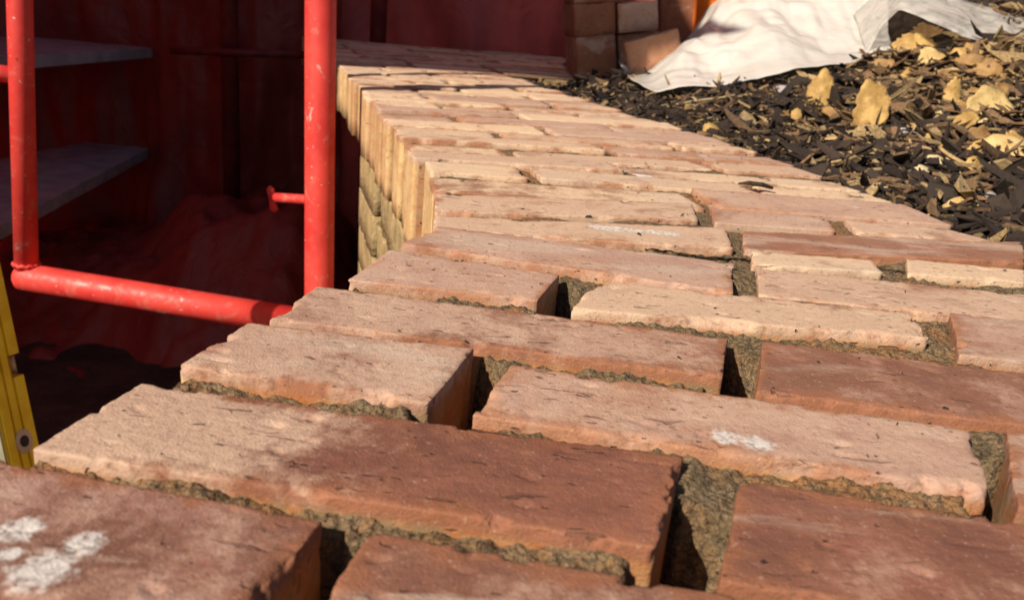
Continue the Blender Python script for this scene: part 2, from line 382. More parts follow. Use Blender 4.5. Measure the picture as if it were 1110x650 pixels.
nb(pz((292, 342), (782, 408), (789, 366), (345, 308)), dust=(.92, .40), tone=.28, pale=.35)
nb(ext(pz((820, 425))[0], pz((826, 371))[0], .203, -4), dust=(.28, .55), tone=.22, pale=.1)
nb(pz((376, 302), (582, 325), (606, 298), (424, 270)), dust=(.80, .7), tone=.8, pale=.2)
nb(pz((619, 334), (1006, 368), (986, 339), (646, 303)), dust=(.92, .85), tone=.35, pale=.65)
nb(ext(pz((1040, 384))[0], pz((1030, 340))[0], .105, -4), dust=(.6, .6), tone=.55, pale=.2)
nb(pz((434, 266), (794, 317), (797, 284), (475, 246)), dust=(.72, .8), tone=.85, pale=.2)
nb(ext(pz((823, 318))[0], pz((821, 288))[0], .203, -4), dust=(.85, .8), tone=.7, pale=.5)
nb(pz((815, 287), (957, 295), (945, 281), (815, 272)), dust=(1., 1.), tone=.5, pale=.9)
nb(pz((985, 296), (1112, 305), (1112, 292), (982, 280)), dust=(1., 1.), tone=.5, pale=.9)
nb(pz((470, 249), (794, 270), (787, 248), (471, 233)), dust=(.85, .8), tone=.8, pale=.6, lime=.2, spots=[(*on_z(645+12*k_, 246+1.2*k_)[:2], .009) for k_ in range(8)])
nb(pz((806, 270), (1112, 285), (1108, 264), (806, 251)), dust=(.25, .2), tone=.35, pale=.1)
nb(pz((472, 229), (757, 238), (750, 220), (471, 211)), dust=(.7, .9), tone=.8, pale=.6, lime=.3)
nb(pz((775, 241), (905, 251), (895, 237), (768, 221)), dust=(.8, .8), tone=.8, pale=.3)
nb(pz((930, 252), (1085, 263), (1030, 249), (915, 238)), dust=(.9, .8), tone=.8, pale=.5)
tl = random.Random(3)
for i, (q, k) in enumerate(NEAR):
    y = np.mean([p[1] for p in q])
    brick(q, wall, res=.0012 if y < .30 else .0015 if y < .42 else .0020 if y < .56 else .0026, dz=tl.uniform(-.0006, .0006), tilt=(tl.uniform(-.008, .008), tl.uniform(-.012, .012)), endf=.9*(i in (0, 2, 4, 7, 9, 12, 16, 18)), **k)
# rows behind the camera's lower frame edge
def ring_brick(sa, sb, u0_, u1_, **k):
    q = [wall_pt(sa, u0_), wall_pt(sa, u1_), wall_pt(sb, u1_), wall_pt(sb, u0_)]
    return brick(q, wall, **k)
def rnd_look():
    r = tl.random()
    return dict(dust=(tl.uniform(.5, 1.2), tl.uniform(.5, 1.2)), tone=min(1, max(.15, tl.gauss(.8, .25))), pale=tl.choice([.3, .6, .8, 1., 1.]), lime=tl.choice([0, 0, 0, .3, .6]),
                dz=tl.uniform(-.0025, .0025), tilt=(tl.uniform(-.012, .012), tl.uniform(-.035, .035)))
s0 = s_of_y(.165)
for r in range(3):
    sb = s0-.012-r*.068; sa = sb-.057; c = .203 if r % 2 == 0 else .1
    ring_brick(sa, sb, 0, c, res=.006, **rnd_look()); ring_brick(sa, sb, c+.012, .415, res=.006, **rnd_look())
# the rows beyond, in running bond; each brick keeps its own length, height and set
fr = [s_of_y(v) for v in (.728, .803, .867)]
s = fr[-1]
while s < s_of_y(3.12): s += tl.uniform(.0615, .068); fr.append(s)
tl2 = random.Random(11)
for r, (a, b) in enumerate(zip(fr[:-1], fr[1:])):
    y = float(_smooth(a)[1]); g = tl2.uniform(.007, .012); Wd = float(width_at(a))+tl2.uniform(-.006, .006)
    w_ = max(.2, Wd); j = tl2.uniform(-.02, .02)
    cuts = [0, w_*.49+j, w_] if r % 2 == 0 else [0, w_*.25+j, w_*.74+j, w_]
    if y > 2.06:                                 # beyond the joint the wall broadens into the next one
        lim = min(1.05, .42+.35+(y-2.06)*.5); cuts = [0, tl2.choice([.1, .203])]
        while cuts[-1] < lim-.06: cuts.append(min(lim, cuts[-1]+tl2.uniform(.205, .22)))
    for i, (ua, ub) in enumerate(zip(cuts[:-1], cuts[1:])):
        if ub-ua < .03: continue
        last = i == len(cuts)-2; sa_ = a+tl2.uniform(-.0015, .0015); sb_ = b-g+tl2.uniform(-.0015, .0015)
        res = .0034 if y < .9 else .0055 if y < 1.3 else .010
        ring_brick(sa_, sb_, ua+(tl2.uniform(-.006, .006) if i == 0 else .006), ub-(0 if last else .006), res=res, endf=.9*(i == 0), chip=.8, **rnd_look())

# mortar: one rough bed between the bricks, sunk below their tops, with open head joints
VOIDS = [  # world quads of the empty head joints and how deep the mortar stops
    (pz((255, 655), (320, 655), (398, 577), (352, 565)), .085), (pz((708, 600), (783, 628), (797, 556), (726, 530)), .085),
    (pz((464, 442), (512, 450), (540, 395), (515, 380)), .085), (pz((782, 410), (818, 424), (824, 385), (789, 370)), .085),
    (pz((582, 325), (612, 333), (622, 312), (606, 299)), .085), (pz((1074, 535), (1100, 548), (1086, 490), (1062, 490)), .08)]
def inside(q, X, Y, grow=0.):
    q = np.array(q); c = q.mean(0); d = np.full(X.shape, 1.)
    area = sum(q[i][0]*q[(i+1) % 4][1]-q[(i+1) % 4][0]*q[i][1] for i in range(4)); sg = 1 if area > 0 else -1
    for i in range(4):
        e = q[(i+1) % 4]-q[i]; n = np.array([-e[1], e[0]])/np.linalg.norm(e)*sg
        d = np.minimum(d, (X-q[i][0])*n[0]+(Y-q[i][1])*n[1])
    return d+grow
def mortar_bed(sa, sb, step, base, amp, u_lo, extra=0.):
    ns = int((sb-sa)/step)+2; ss = np.linspace(sa, sb, ns); Wm = float(np.max(width_at(ss)))+extra; nu = int(Wm/step)+2
    uu = np.linspace(0, 1, nu); S, Uu = np.meshgrid(ss, uu, indexing='ij'); Wl = width_at(S)+extra-.007; Ur = u_lo+Uu*(Wl-u_lo)
    P = wall_pt(S, Ur); X, Y = P[..., 0], P[..., 1]
    N = np.stack([X, Y, X*0], -1)
    Z = base+amp*(.9*fbm(N*40, 3)+1.1*fbm(N*170, 3))
    if step < .004:
        Z += .004*np.clip(perlin(N*24), -.6, .8)
        for q, dp in VOIDS:
            d = inside(q, X, Y, .0065)+.003*fbm(N*110, 2); Z = Z-dp*sstep(-.001, .004, d)+.006*sstep(-.001, .004, d)*fbm(N*90, 3)
    Z = np.minimum(Z, -.0022)
    V = np.column_stack([X.ravel(), Y.ravel(), Z.ravel()]); F = [f.tolist() for f in grid_faces(ns, nu)]
    # skirt down to the bed joint on the two long sides and both ends
    loop = [i*nu for i in range(ns)]+[(ns-1)*nu+j for j in range(1, nu)]+[i*nu+nu-1 for i in range(ns-2, -1, -1)]+[j for j in range(nu-2, 0, -1)]
    n0 = len(V); low = V[loop].copy(); low[:, 2] = -.097; V = np.concatenate([V, low]); L = len(loop)
    for i in range(L): F.append([loop[i], loop[(i+1) % L], n0+(i+1) % L, n0+i])
    return mesh_obj('mortar', V, F, M['mortar'], wall)
mortar_bed(s_of_y(-.06), s_of_y(.60), .0015, -.0062, .0021, .006)
mortar_bed(s_of_y(.601), s_of_y(1.0), .0036, -.0046, .0014, .012)
mortar_bed(s_of_y(1.001), s_of_y(2.06), .006, -.0044, .0010, .016)
mortar_bed(s_of_y(2.061), s_of_y(3.05), .012, -.0040, .0006, .016, .34)

# lower wall under the projecting cap: two piers of rounded courses with an open slot, and the set-back core
def course_brick(s_a, s_b, z1, Hc, u_a, u_b, mat, parent, **k):
    q = [wall_pt(s_a, u_a), wall_pt(s_a, u_b), wall_pt(s_b, u_b), wall_pt(s_b, u_a)]
    return brick(q, parent, H=Hc, zbase=z1, mat=mat, chip=1.1, **k)
low = tag(empty('lower_wall', (-.1, 1.0, -.9)), 'sunlit yellowish rough courses below the overhanging wall cap', 'wall')
for sa_, sb_ in ((s_of_y(.70), s_of_y(1.235)), (s_of_y(1.285), s_of_y(1.50))):
    z = -.1
    while z > -.88:
        hc = .0648; nbk = 1; d = (sb_-sa_)/nbk
        for i in range(nbk): course_brick(sa_+i*d+.002, sa_+(i+1)*d-.002, z, hc, .004+tl.uniform(-.003, .003), .19, M['stone'], low, res=.010)
        z -= .066
def core(sa, sb, u_a, u_b, z0, z1, name, mat, parent):
    ss = np.linspace(sa, sb, 40); A = wall_pt(ss, np.full(40, u_a)); B = wall_pt(ss, np.full(40, u_b)); V = []; F = []
    for i in range(40): V += [(*A[i], z0), (*A[i], z1), (*B[i], z1), (*B[i], z0)]
    for i in range(39):
        for j in range(4): F.append([i*4+j, i*4+(j+1) % 4, i*4+4+(j+1) % 4, i*4+4+j])
    F.append([3, 2, 1, 0]); F.append([39*4, 39*4+1, 39*4+2, 39*4+3])
    return mesh_obj(name, V, F, mat, parent, False)
core(s_of_y(-.06), s_of_y(3.05), .19, .40, -.9, -.099, 'mortar_core', M['mortar'], low)

# ------------------------------------------------------------------ ground, pit floor and the mulch bank
def sheet(name, x0, x1, y0, y1, z, mat, n=2):
    xs = np.linspace(x0, x1, n); ys = np.linspace(y0, y1, n); X, Y = np.meshgrid(xs, ys, indexing='ij')
    return mesh_obj(name, np.column_stack([X.ravel(), Y.ravel(), X.ravel()*0+z]), grid_faces(n, n), mat, None, False)
tag(sheet('ground', -60, 60, -60, 60, -.90, M['floor']), kind='structure')
OUTP = np.array([wall_pt(s_, float(width_at(s_))) for s_ in np.linspace(s_of_y(-.1), s_of_y(2.05), 60)])
def outer_d(X, Y):                                 # distance beyond the outer edge of the wall
    X = np.asarray(X, float); Y = np.asarray(Y, float)
    xo = np.interp(Y, OUTP[:, 1], OUTP[:, 0]); return (X-xo)*.93
def bank(X, Y):
    X = np.asarray(X, float); Y = np.asarray(Y, float); d = outer_d(X, Y)
    z = -.035+.145*np.clip(d, -.05, 1.6)+.05*sstep(.5, 1.3, d)
    z = z+.36*np.exp(-(((X-1.15)/.55)**2+((Y-2.75)/.55)**2))
    N = np.stack([X, Y, X*0+3.], -1)
    return z+.026*fbm(N*6, 3)*sstep(0, .25, d)+.004*fbm(N*30, 2)
def hit_bank(x, y):
    d = ray(x, y); t = np.arange(.5, 4, .006); P = CO+d*t[:, None]; k = np.nonzero(P[:, 2] < bank(P[:, 0], P[:, 1]))[0]
    return P[k[0]] if len(k) else CO+d*2.0
xs = np.linspace(-.3, 5, 240); ys = np.linspace(-1.2, 5, 260); X, Y = np.meshgrid(xs, ys, indexing='ij'); Z = bank(X, Y)
xo = np.interp(Y, OUTP[:, 1], OUTP[:, 0]); xs2 = np.maximum(X, xo-.012); Z = bank(xs2, Y)
keep = ((X[1:, 1:] > xo[1:, 1:]-.03) & (Y[1:, 1:] < 5))
V = np.column_stack([xs2.ravel(), Y.ravel(), Z.ravel()])
tag(mesh_obj('soil_bank', V, grid_faces(240, 260, keep), M['soil']), kind='structure')

# loose mulch: thousands of shards
def shards(n, area, size, seed, tan, lift=.006, name='mulch'):
    rg = np.random.default_rng(seed); V = []; F = []; C = []; k = 0
    base = np.array([(-.5, -.5, 0), (-.17, -.56, 0), (.2, -.42, 0), (.5, -.1, 0), (.42, .34, 0), (.05, .52, 0), (-.4, .38, 0)])
    while k < n:
        x, y = area(rg)
        d = float(outer_d(x, y))
        if d < .004: continue
        if y > 1.45 and under_sheet(x, y) and rg.random() < .97: continue
        L = size*min(2.6, rg.lognormal(0, .55)); B = L*rg.uniform(.07, .42)
        flat = 1.
        if rg.random() < .3: L *= 1.5; B = L*rg.uniform(.025, .07); flat = .4
        T = rg.uniform(.0012, .004)
        p = base*np.array([L, B, 1])*(1+rg.normal(0, .12, (7, 1))); p[:, 2] += (p[:, 0]**2)*rg.uniform(-14, 14)
        v = np.concatenate([p, p+np.array([0, 0, T])])
        m_ = Matrix.Rotation(rg.uniform(0, 6.28), 3, 'Z') @ Matrix.Rotation(rg.normal(0, .55)*flat, 3, 'X') @ Matrix.Rotation(rg.normal(0, .42)*flat, 3, 'Y')
        v = v @ np.array(m_).T+np.array([x, y, float(bank(x, y))+rg.uniform(0, lift)+.002])
        if d < .05 and rg.random() < .9: v[:, 0] = np.maximum(v[:, 0], np.interp(v[:, 1], OUTP[:, 1], OUTP[:, 0])-.004+rg.uniform(0, .006))
        o = len(V)*14; V.append(v)
        F += [[o+i for i in range(6, -1, -1)], [o+7+i for i in range(7)]]+[[o+i, o+(i+1) % 7, o+7+(i+1) % 7, o+7+i] for i in range(7)]
        t = rg.random()
        c = (np.array([.030, .018, .012]) if t > tan else np.array([.17, .098, .047]) if t > tan*.35 else np.array([.36, .25, .12]))*rg.uniform(.6, 1.5)
        C.append(np.tile([*c, 1], (14, 1))); k += 1
    return mesh_obj(name, np.concatenate(V), F, M['chip'], None, False, dict(chip=np.concatenate(C)))
SH_LOW = [(666, 80), (682, 101), (708, 115), (760, 108), (850, 93), (925, 76), (968, 66)]
SHL = np.array([hit_bank(*p) for p in SH_LOW])
def under_sheet(x, y): return y > np.interp(x, SHL[:, 0], SHL[:, 1])+.015 and SHL[0, 0] < x < SHL[-1, 0]+.15
def a1(rg): y = rg.uniform(.55, 2.15); return float(np.interp(y, OUTP[:, 1], OUTP[:, 0]))+abs(rg.normal(0, .45)), y
def a2(rg): y = rg.uniform(.5, 1.9); return float(np.interp(y, OUTP[:, 1], OUTP[:, 0]))+rg.uniform(0, .25), y
def a3(rg): return rg.uniform(.4, 2.0), rg.uniform(-.3, 2.6)
mul = shards(8000, a1, .024, 1, .34, .018); tag(mul, 'dark shredded bark mulch heaped against the outer side of the wall', 'mulch', kind='stuff')
m2_ = shards(9000, a2, .0075, 2, .30, .004, 'mulch_crumbs'); tag(m2_, 'fine dark crumbs of soil and bark along the wall edge', 'mulch', kind='stuff')
m3_ = shards(2500, a3, .028, 3, .5, .02, 'mulch_litter'); tag(m3_, 'coarse brown leaf and bark litter on the bank', 'mulch', kind='stuff')

def a4(rg):
    p = hit_bank(rg.uniform(930, 1180), 30+abs(rg.normal(0, 55))); return p[0]+rg.normal(0, .03), p[1]+rg.normal(0, .05)
m4_ = shards(700, a4, .034, 4, .93, .03, 'leaf_litter'); tag(m4_, 'dense tan leaf flakes drifted under the plastic edge', 'leaf litter', kind='stuff')
# separate leaves and chips
def leaf(px, wpx, hpx, mat, name, label, group=None, face=.7, roll=0., seed=0, cat='leaf', lobes=6, jag=.16, thick=.0016, up=0.):
    rg = np.random.default_rng(seed+100); p = hit_bank(px[0], px[1]+hpx*.45); dist = float((p-CO) @ fw)
    a, b = wpx/F_PX*dist/2, hpx/F_PX*dist/2
    n = 40; rings = 6; V = [(0, 0, 0)]; th = np.linspace(0, 2*math.pi, n, endpoint=False)
    kc = rg.integers(7, 10); ct = np.sort((np.arange(kc)+rg.uniform(-.3, .3, kc))*2*math.pi/kc); cr_ = rg.uniform(.72, 1.15, kc); rad = np.interp(th, np.concatenate([ct-2*math.pi, ct, ct+2*math.pi]), np.tile(cr_, 3))+jag*.42*rg.normal(0, 1, n)
    cv = rg.uniform(.12, .34)*rg.choice([-1, 1]); cw = rg.uniform(-.25, .25)
    for r in range(1, rings+1):
        for t, q in zip(th, rad):
            f = r/rings; x = a*q*f*math.cos(t); z = b*q*f*math.sin(t)
            V.append((x, (x*x/a*cv+z*z/b*cw+x*z/b*.2), z))
    V = np.array(V); V[:, 1] += .05*a*perlin(V*60+seed)+.16*np.abs(V[:, 0]+.2*V[:, 2])
    F = [[0, 1+i, 1+(i+1) % n] for i in range(n)]
    for r in range(rings-1):
        for i in range(n): F.append([1+r*n+i, 1+(r+1)*n+i, 1+(r+1)*n+(i+1) % n, 1+r*n+(i+1) % n])
    m_ = Matrix.Rotation(rg.uniform(-.3, .3), 3, 'Z') @ Matrix.Rotation(-face, 3, 'X') @ Matrix.Rotation(roll, 3, 'Y')
    V = V @ np.array(m_).T
    V = V-np.array([0, 0, V[:, 2].min()])+np.array([p[0], p[1], p[2]+.004+up])
    o = mesh_obj(name, V, F, mat, None, True); o['_'] = 0; del o['_']
    sm = o.modifiers.new('thick', 'SOLIDIFY'); sm.thickness = thick; sm.offset = 0
    return tag(o, label, cat, group)
leaf((885, 103), 27, 44, M['leaf'], 'dry_leaf', 'upright pointed yellow dry leaf standing in the mulch just below the plastic sheet', seed=1, face=.3, roll=.25, lobes=3)
leaf((940, 123), 40, 54, M['leaf'], 'dry_leaf', 'ochre oval dry leaf standing on the dark mulch, brown along one edge', seed=2, face=.35, roll=.2, lobes=3)
leaf((1070, 116), 52, 46, M['leaf2'], 'dry_leaf', 'largest pale yellow dry leaf with a ragged edge, on the mulch', seed=3, face=.5, lobes=5, jag=.12)
leaf((1029, 109), 22, 34, M['leaf'], 'dry_leaf', 'small crumpled orange-yellow leaf beside the largest pale leaf', seed=4, face=.3, jag=.25)
leaf((862, 130), 14, 20, M['leaf'], 'dry_leaf', 'tiny ochre leaf below the upright pointed leaf', seed=5, face=.4)
leaf((1096, 158), 66, 42, M['leaf2'], 'dry_leaf', 'long curled cream leaf lying over the mulch below the largest pale leaf', seed=6, face=.9, jag=.1, lobes=2)
leaf((1062, 165), 46, 16, M['leaf'], 'dry_leaf', 'narrow folded yellow leaf beside the long curled cream leaf', seed=7, face=1.0, roll=-.4, lobes=2)
leaf((1040, 231), 42, 14, M['leaf2'], 'wood_chip', 'pale split wood chip lying at the outer edge of the wall', seed=8, face=1.0, roll=-.15, cat='wood chip', lobes=4, thick=.011, jag=.14, up=.004)
leaf((770, 145), 22, 16, M['leaf'], 'wood_chip', 'tan wood flake touching the wall edge near the plastic sheet', seed=9, face=.6, cat='wood chip', lobes=3)
leaf((998, 190), 28, 18, M['straw'], 'wood_chip', 'greyish flat wood chip half buried in dark mulch', seed=10, face=.8, cat='wood chip', thick=.005)
leaf((1010, 152), 20, 14, M['leaf'], 'dry_leaf', 'small yellow leaf scrap between ochre oval leaf and long curled leaf', seed=11, face=.8)
gl = 'crumpled pale brown leaf in the drift under the clear plastic edge'
for i, (x, y, a, b, mt) in enumerate([(985, 52, 44, 30, 'leaf'), (1008, 66, 38, 20, 'leaf2'), (965, 75, 40, 14, 'leaf3'), (990, 84, 34, 12, 'leaf'), (1050, 62, 40, 22, 'leaf'), (1090, 70, 44, 18, 'leaf3'), (1025, 85, 30, 16, 'leaf3'), (1092, 100, 40, 20, 'leaf3'), (1060, 82, 30, 12, 'leaf2'), (1000, 40, 40, 18, 'leaf3')]):
    leaf((x, y), a, b, M[mt], 'dry_leaf', gl, 'leaves drifted under the clear plastic', seed=20+i, face=.5+.1*(i % 4), roll=.3*((i % 3)-1), jag=.22)
gl = 'tan wood flake in the pile around the largest pale leaf'
rb = random.Random(8)
for i in range(13):
    leaf((rb.uniform(1035, 1108), rb.uniform(78, 190)), rb.uniform(24, 48), rb.uniform(14, 30), M[rb.choice(['leaf', 'leaf3', 'leaf3', 'straw'])], 'wood_flake', gl, 'tan flakes around the largest pale leaf', seed=140+i, face=rb.uniform(.4, 1.1), roll=rb.uniform(-.7, .7), cat='wood flake', lobes=3, jag=.22, thick=.003)
gl = 'brown bark chip lying loose on top of the mulch'
rb = random.Random(5)
for i in range(46):
    x = rb.uniform(720, 1100); y = rb.uniform(90, 225)
    if y > 95+(x-700)*.33+10 or y < 112-(x-700)*.15: continue
    leaf((x, y), rb.uniform(16, 44), rb.uniform(6, 14), M[rb.choice(['leaf3', 'leaf3', 'straw', 'soil', 'plank'])], 'bark_chip', gl, 'loose bark chips on the mulch', seed=60+i, face=rb.uniform(.6, 1.2), roll=rb.uniform(-.7, .7), cat='bark chip', lobes=2, jag=.14, thick=.003)
def stick(p0, p1, r, label):
    A = hit_bank(*p0)+np.array([0, 0, .012]); B = hit_bank(*p1)+np.array([0, 0, .018]); pts = [A+(B-A)*t+np.array([0, 0, .004*math.sin(t*5)]) for t in np.linspace(0, 1, 8)]
    v, f = tube(pts, r, 7); tag(mesh_obj('straw_stick', v, f, M['straw']), label, 'stick')
stick((706, 129), (800, 110), .0022, 'long pale straw lying on the mulch along the hem of the plastic sheet')
stick((746, 112), (762, 126), .002, 'short pale straw crossing the long straw by the plastic sheet')
stick((700, 128), (745, 119), .0015, 'thin splinter at the outer wall edge by the straw')

# crumbs and splinters scattered on the brick tops
rg = np.random.default_rng(9); V = []; F = []; C = []
for k in range(170):
    y = rg.uniform(.25, 1.6); s_ = s_of_y(y); Wd = float(width_at(s_)); u = Wd*(1-abs(rg.normal(0, .38)))
    if u < .02: continue
    x, y = wall_pt(s_, u); L = rg.uniform(.0006, .0018)*(2.4 if rg.random() < .10 else 1); a = rg.uniform(0, 6.28); e = np.array([math.cos(a), math.sin(a), 0])*L; f_ = np.array([-math.sin(a), math.cos(a), 0])*L*rg.uniform(.15, .6)
    c = np.array([x, y, .0004]); o = len(V)
    V += [c-e-f_*.6, c+e*.8-f_, c+e+f_*.7, c-e*.7+f_, c-e*.5+np.array([0, 0, L*.5]), c+e*.4+np.array([0, 0, L*.6])]
    F += [[o, o+1, o+5, o+4], [o+1, o+2, o+5], [o+2, o+3, o+4, o+5], [o+3, o, o+4], [o+3, o+2, o+1, o]]
    cc = np.array([.03, .02, .014]) if rg.random() < .7 else np.array([.2, .14, .08]); C += [[*cc, 1]]*6
tag(mesh_obj('crumbs', V, F, M['chip'], None, False, dict(chip=np.array(C))), 'dark crumbs and splinters scattered over the brick tops', 'crumbs', kind='stuff')
A, B = on_z(800, 199, .003), on_z(838, 204, .003)
v, f = tube([A, A*.7+B*.3+np.array([0, 0, .002]), A*.3+B*.7+np.array([0, 0, .002]), B], .0022, 6, True, [.001, .0024, .0026, .0016]); tag(mesh_obj('bark_splinter', v, f, M['soil']), 'black bark splinter lying on the brick tops', 'splinter')

# ------------------------------------------------------------------ white plastic sheet and its clear edge
def loft(rows_, name, mat, nsub=(60, 40), fold=.008, ff=9., thick=.0008, lift=.006, seed=0.):
    """rows_: list of polylines (each k points) from the near hem to the far edge"""
    R_ = []
    for r_ in rows_:
        r_ = np.array(r_); t = np.linspace(0, 1, len(r_)); tt = np.linspace(0, 1, nsub[0]); R_.append(np.stack([np.interp(tt, t, r_[:, i]) for i in range(3)], -1))
    R_ = np.array(R_); t = np.linspace(0, 1, len(R_)); tt = np.linspace(0, 1, nsub[1]); G = np.empty((nsub[1], nsub[0], 3))
    for i in range(3):
        for k in range(nsub[0]): G[:, k, i] = np.interp(tt, t, R_[:, k, i])
    for _ in range(3):                            # relax the cage
        G[1:-1] = (G[:-2]+2*G[1:-1]+G[2:])/4; G[:, 1:-1] = (G[:, :-2]+2*G[:, 1:-1]+G[:, 2:])/4
    N = G*ff+seed; f = fold*(fbm(N*np.array([1.3, .30, .5]), 4)+.5*np.abs(fbm(N*np.array([.6, 1.2, .6])+9, 3)))
    f = f*(.25+.75*sstep(0, .25, tt))[:, None]; G[..., 2] += f+lift; G[..., 1] += f*.6
    o = mesh_obj(name, G.reshape(-1, 3), grid_faces(nsub[1], nsub[0]), mat)
    sm = o.modifiers.new('thick', 'SOLIDIFY'); sm.thickness = thick
    return o
def sheet_row(pts, dy):
    return [at_y(px_, py_, SHL[min(i, len(SHL)-1)][1]+dy) for i, (px_, py_) in enumerate(pts)]
hem = SHL+np.array([0, 0, 1.])*np.array([.034, .030, .024, .018, .016, .016, .016])[:, None]
rows_ = [hem, sheet_row([(690, 72), (702, 82), (728, 86), (775, 76), (850, 60), (925, 46), (962, 34)], .14),
         sheet_row([(712, 60), (728, 60), (750, 56), (795, 45), (858, 30), (925, 16), (962, 4)], .28),
         sheet_row([(738, 46), (748, 40), (768, 32), (808, 18), (866, 4), (928, -12), (965, -24)], .42),
         sheet_row([(757, 15), (768, 6), (788, 0), (825, -14), (875, -26), (932, -40), (970, -50)], .56),
         sheet_row([(785, -20), (800, -30), (820, -36), (850, -46), (895, -56), (945, -66), (985, -76)], .75)]
tag(loft(rows_, 'plastic_sheet', M['sheet'], (160, 110), .034, 5.0), 'white plastic sheet draped over the mulch heap', 'plastic sheet')
yb = SHL[-1][1]
lowp = [at_y(940, 60, yb), at_y(955, 30, yb), at_y(975, 10, yb-.01), at_y(1010, 24, yb-.05), at_y(1050, 43, yb-.08), at_y(1106, 51, yb-.10), at_y(1180, 58, yb-.1)]
hip = [at_y(925, 15, yb+.2), at_y(950, -5, yb+.18), at_y(985, -25, yb+.16), at_y(1030, -10, yb+.12), at_y(1072, 6, yb+.08), at_y(1112, 20, yb+.06), at_y(1180, 26, yb+.06)]
top_ = [np.array(p)+np.array([.15, .5, -.03]) for p in hip]
tag(loft([lowp, hip, top_], 'clear_plastic', M['clear'], (70, 30), .008, 13., .0006, 0., 4.), 'crinkled clear plastic flap arching over dry leaves', 'plastic sheet')

# ------------------------------------------------------------------ scaffold frame
TR = .0253
def leg_line(pa, Ya, pb, Yb, zlo, zhi):
    A = at_y(*pa, Ya); B = at_y(*pb, Yb); d = (A-B)/(A[2]-B[2]); return B+d*(zlo-B[2]), B+d*(zhi-B[2])
YR, YL = 1.47, 1.50
R0, R1 = leg_line((347.5, 5), YR, (346, 300), YR-.02, -.9, 1.9)
L0, L1 = leg_line((21.5, 5), YL, (28.5, 280), YL-.02, -.9, 1.9)
sc = tag(empty('scaffold', ((R0+L0)/2).tolist()), 'bright red tubular scaffold frame standing in the pit beside the wall', 'scaffold')
def tubes(name, a, b, r, mat=None, parent=sc, n=28):
    a = np.array(a); b = np.array(b); pts = [a+(b-a)*t for t in np.linspace(0, 1, 6)]; v, f = tube(pts, r, n); o = mesh_obj(name, v, f, mat or M['red'], parent)
    return o
def at_height(A, B, z): return A+(B-A)*((z-A[2])/(B[2]-A[2]))
Lz = float(at_y(26, 300, YL-.02)[2]); Lb = at_height(L0, L1, Lz)
rleg = tubes('leg', R0, R1, TR); lleg = tubes('leg', Lb, L1, .0200)
dmin = None
for z_ in np.linspace(-.8, .1, 400):              # rail height on the other leg: where the photo's rail line meets it
    q = at_height(R0, R1, z_); d = q-CO; zc = d @ fw; y_ = PH/2-F_PX*(d @ CU)/zc
    if dmin is None or abs(y_-352) < dmin[0]: dmin = (abs(y_-352), q)
Rb = dmin[1]
dr = (Rb-Lb)/np.linalg.norm(Rb-Lb); v, f = tube([Lb-dr*.021, Lb-dr*.019, Lb-dr*.012, Lb, Lb+(Rb-Lb)*.5, Rb], TR, 28, True, [.006, .016, .0235, TR, TR, TR]); mesh_obj('rail', v, f, M['red'], sc)
# welded collars where the rail meets the legs
def weld(c_, ax_, r, name='weld_bead'):
    ax_ = Vector(ax_).normalized(); a_ = ax_.orthogonal().normalized(); b2 = ax_.cross(a_); pts = []
    for k in range(49):
        q = 2*math.pi*k/48; pts.append(Vector(c_)+(a_*math.cos(q)+b2*math.sin(q))*(r+.0008*math.sin(q*17))+ax_*(.0012*math.sin(q*11)))
    v, f = tube(pts, .0035, 8, False); mesh_obj(name, v, f, M['red'], sc)
weld(Lb+(L1-Lb)/np.linalg.norm(L1-Lb)*TR*.98, L1-Lb, .0205); weld(Rb-dr*TR*1.02, dr, TR*1.02)
Lr = at_height(L0, L1, float(at_y(22, 82, YL)[2])); out_ = (Lr-Rb); out_[2] = 0; out_ /= np.linalg.norm(out_)
tubes('rung', Lr, Lr+out_*.6+np.array([0, 0, .01]), .0145)
far_leg = Lr+out_*.6; tubes('leg', (far_leg[0], far_leg[1], -.9), (far_leg[0], far_leg[1], 1.9), TR)
Pz = at_height(R0, R1, float(at_y(345, 215, YR)[2])); pin_end = at_y(297, 214, YR+.03)
st_ = tubes('lock_stud', Pz, pin_end, .0085, None, sc, 16)
tg = at_y(295, 216, YR+.03); dn_ = np.array([.004, 0, -.022]); pts = [tg-dn_*1.05, tg-dn_*.8, tg-dn_*.2, tg+dn_*.2, tg+dn_*.8, tg+dn_*1.05]
v, f = tube(pts, .008, 14, True, [.003, .0075, .0062, .0062, .0082, .003]); v = (v-tg)*np.array([1, .55, 1])+tg
tog = mesh_obj('toggle', v, f, M['red'], sc)
for A_ in (R0, np.array([far_leg[0], far_leg[1], -.9])):
    v, f = join(tube([A_+np.array([0, 0, .0]), A_+np.array([0, 0, .012])], .07, 24), tube([A_+np.array([0, 0, .012]), A_+np.array([0, 0, .09])], .031, 20))
    mesh_obj('base_plate', v, f, M['steel'], sc, False)

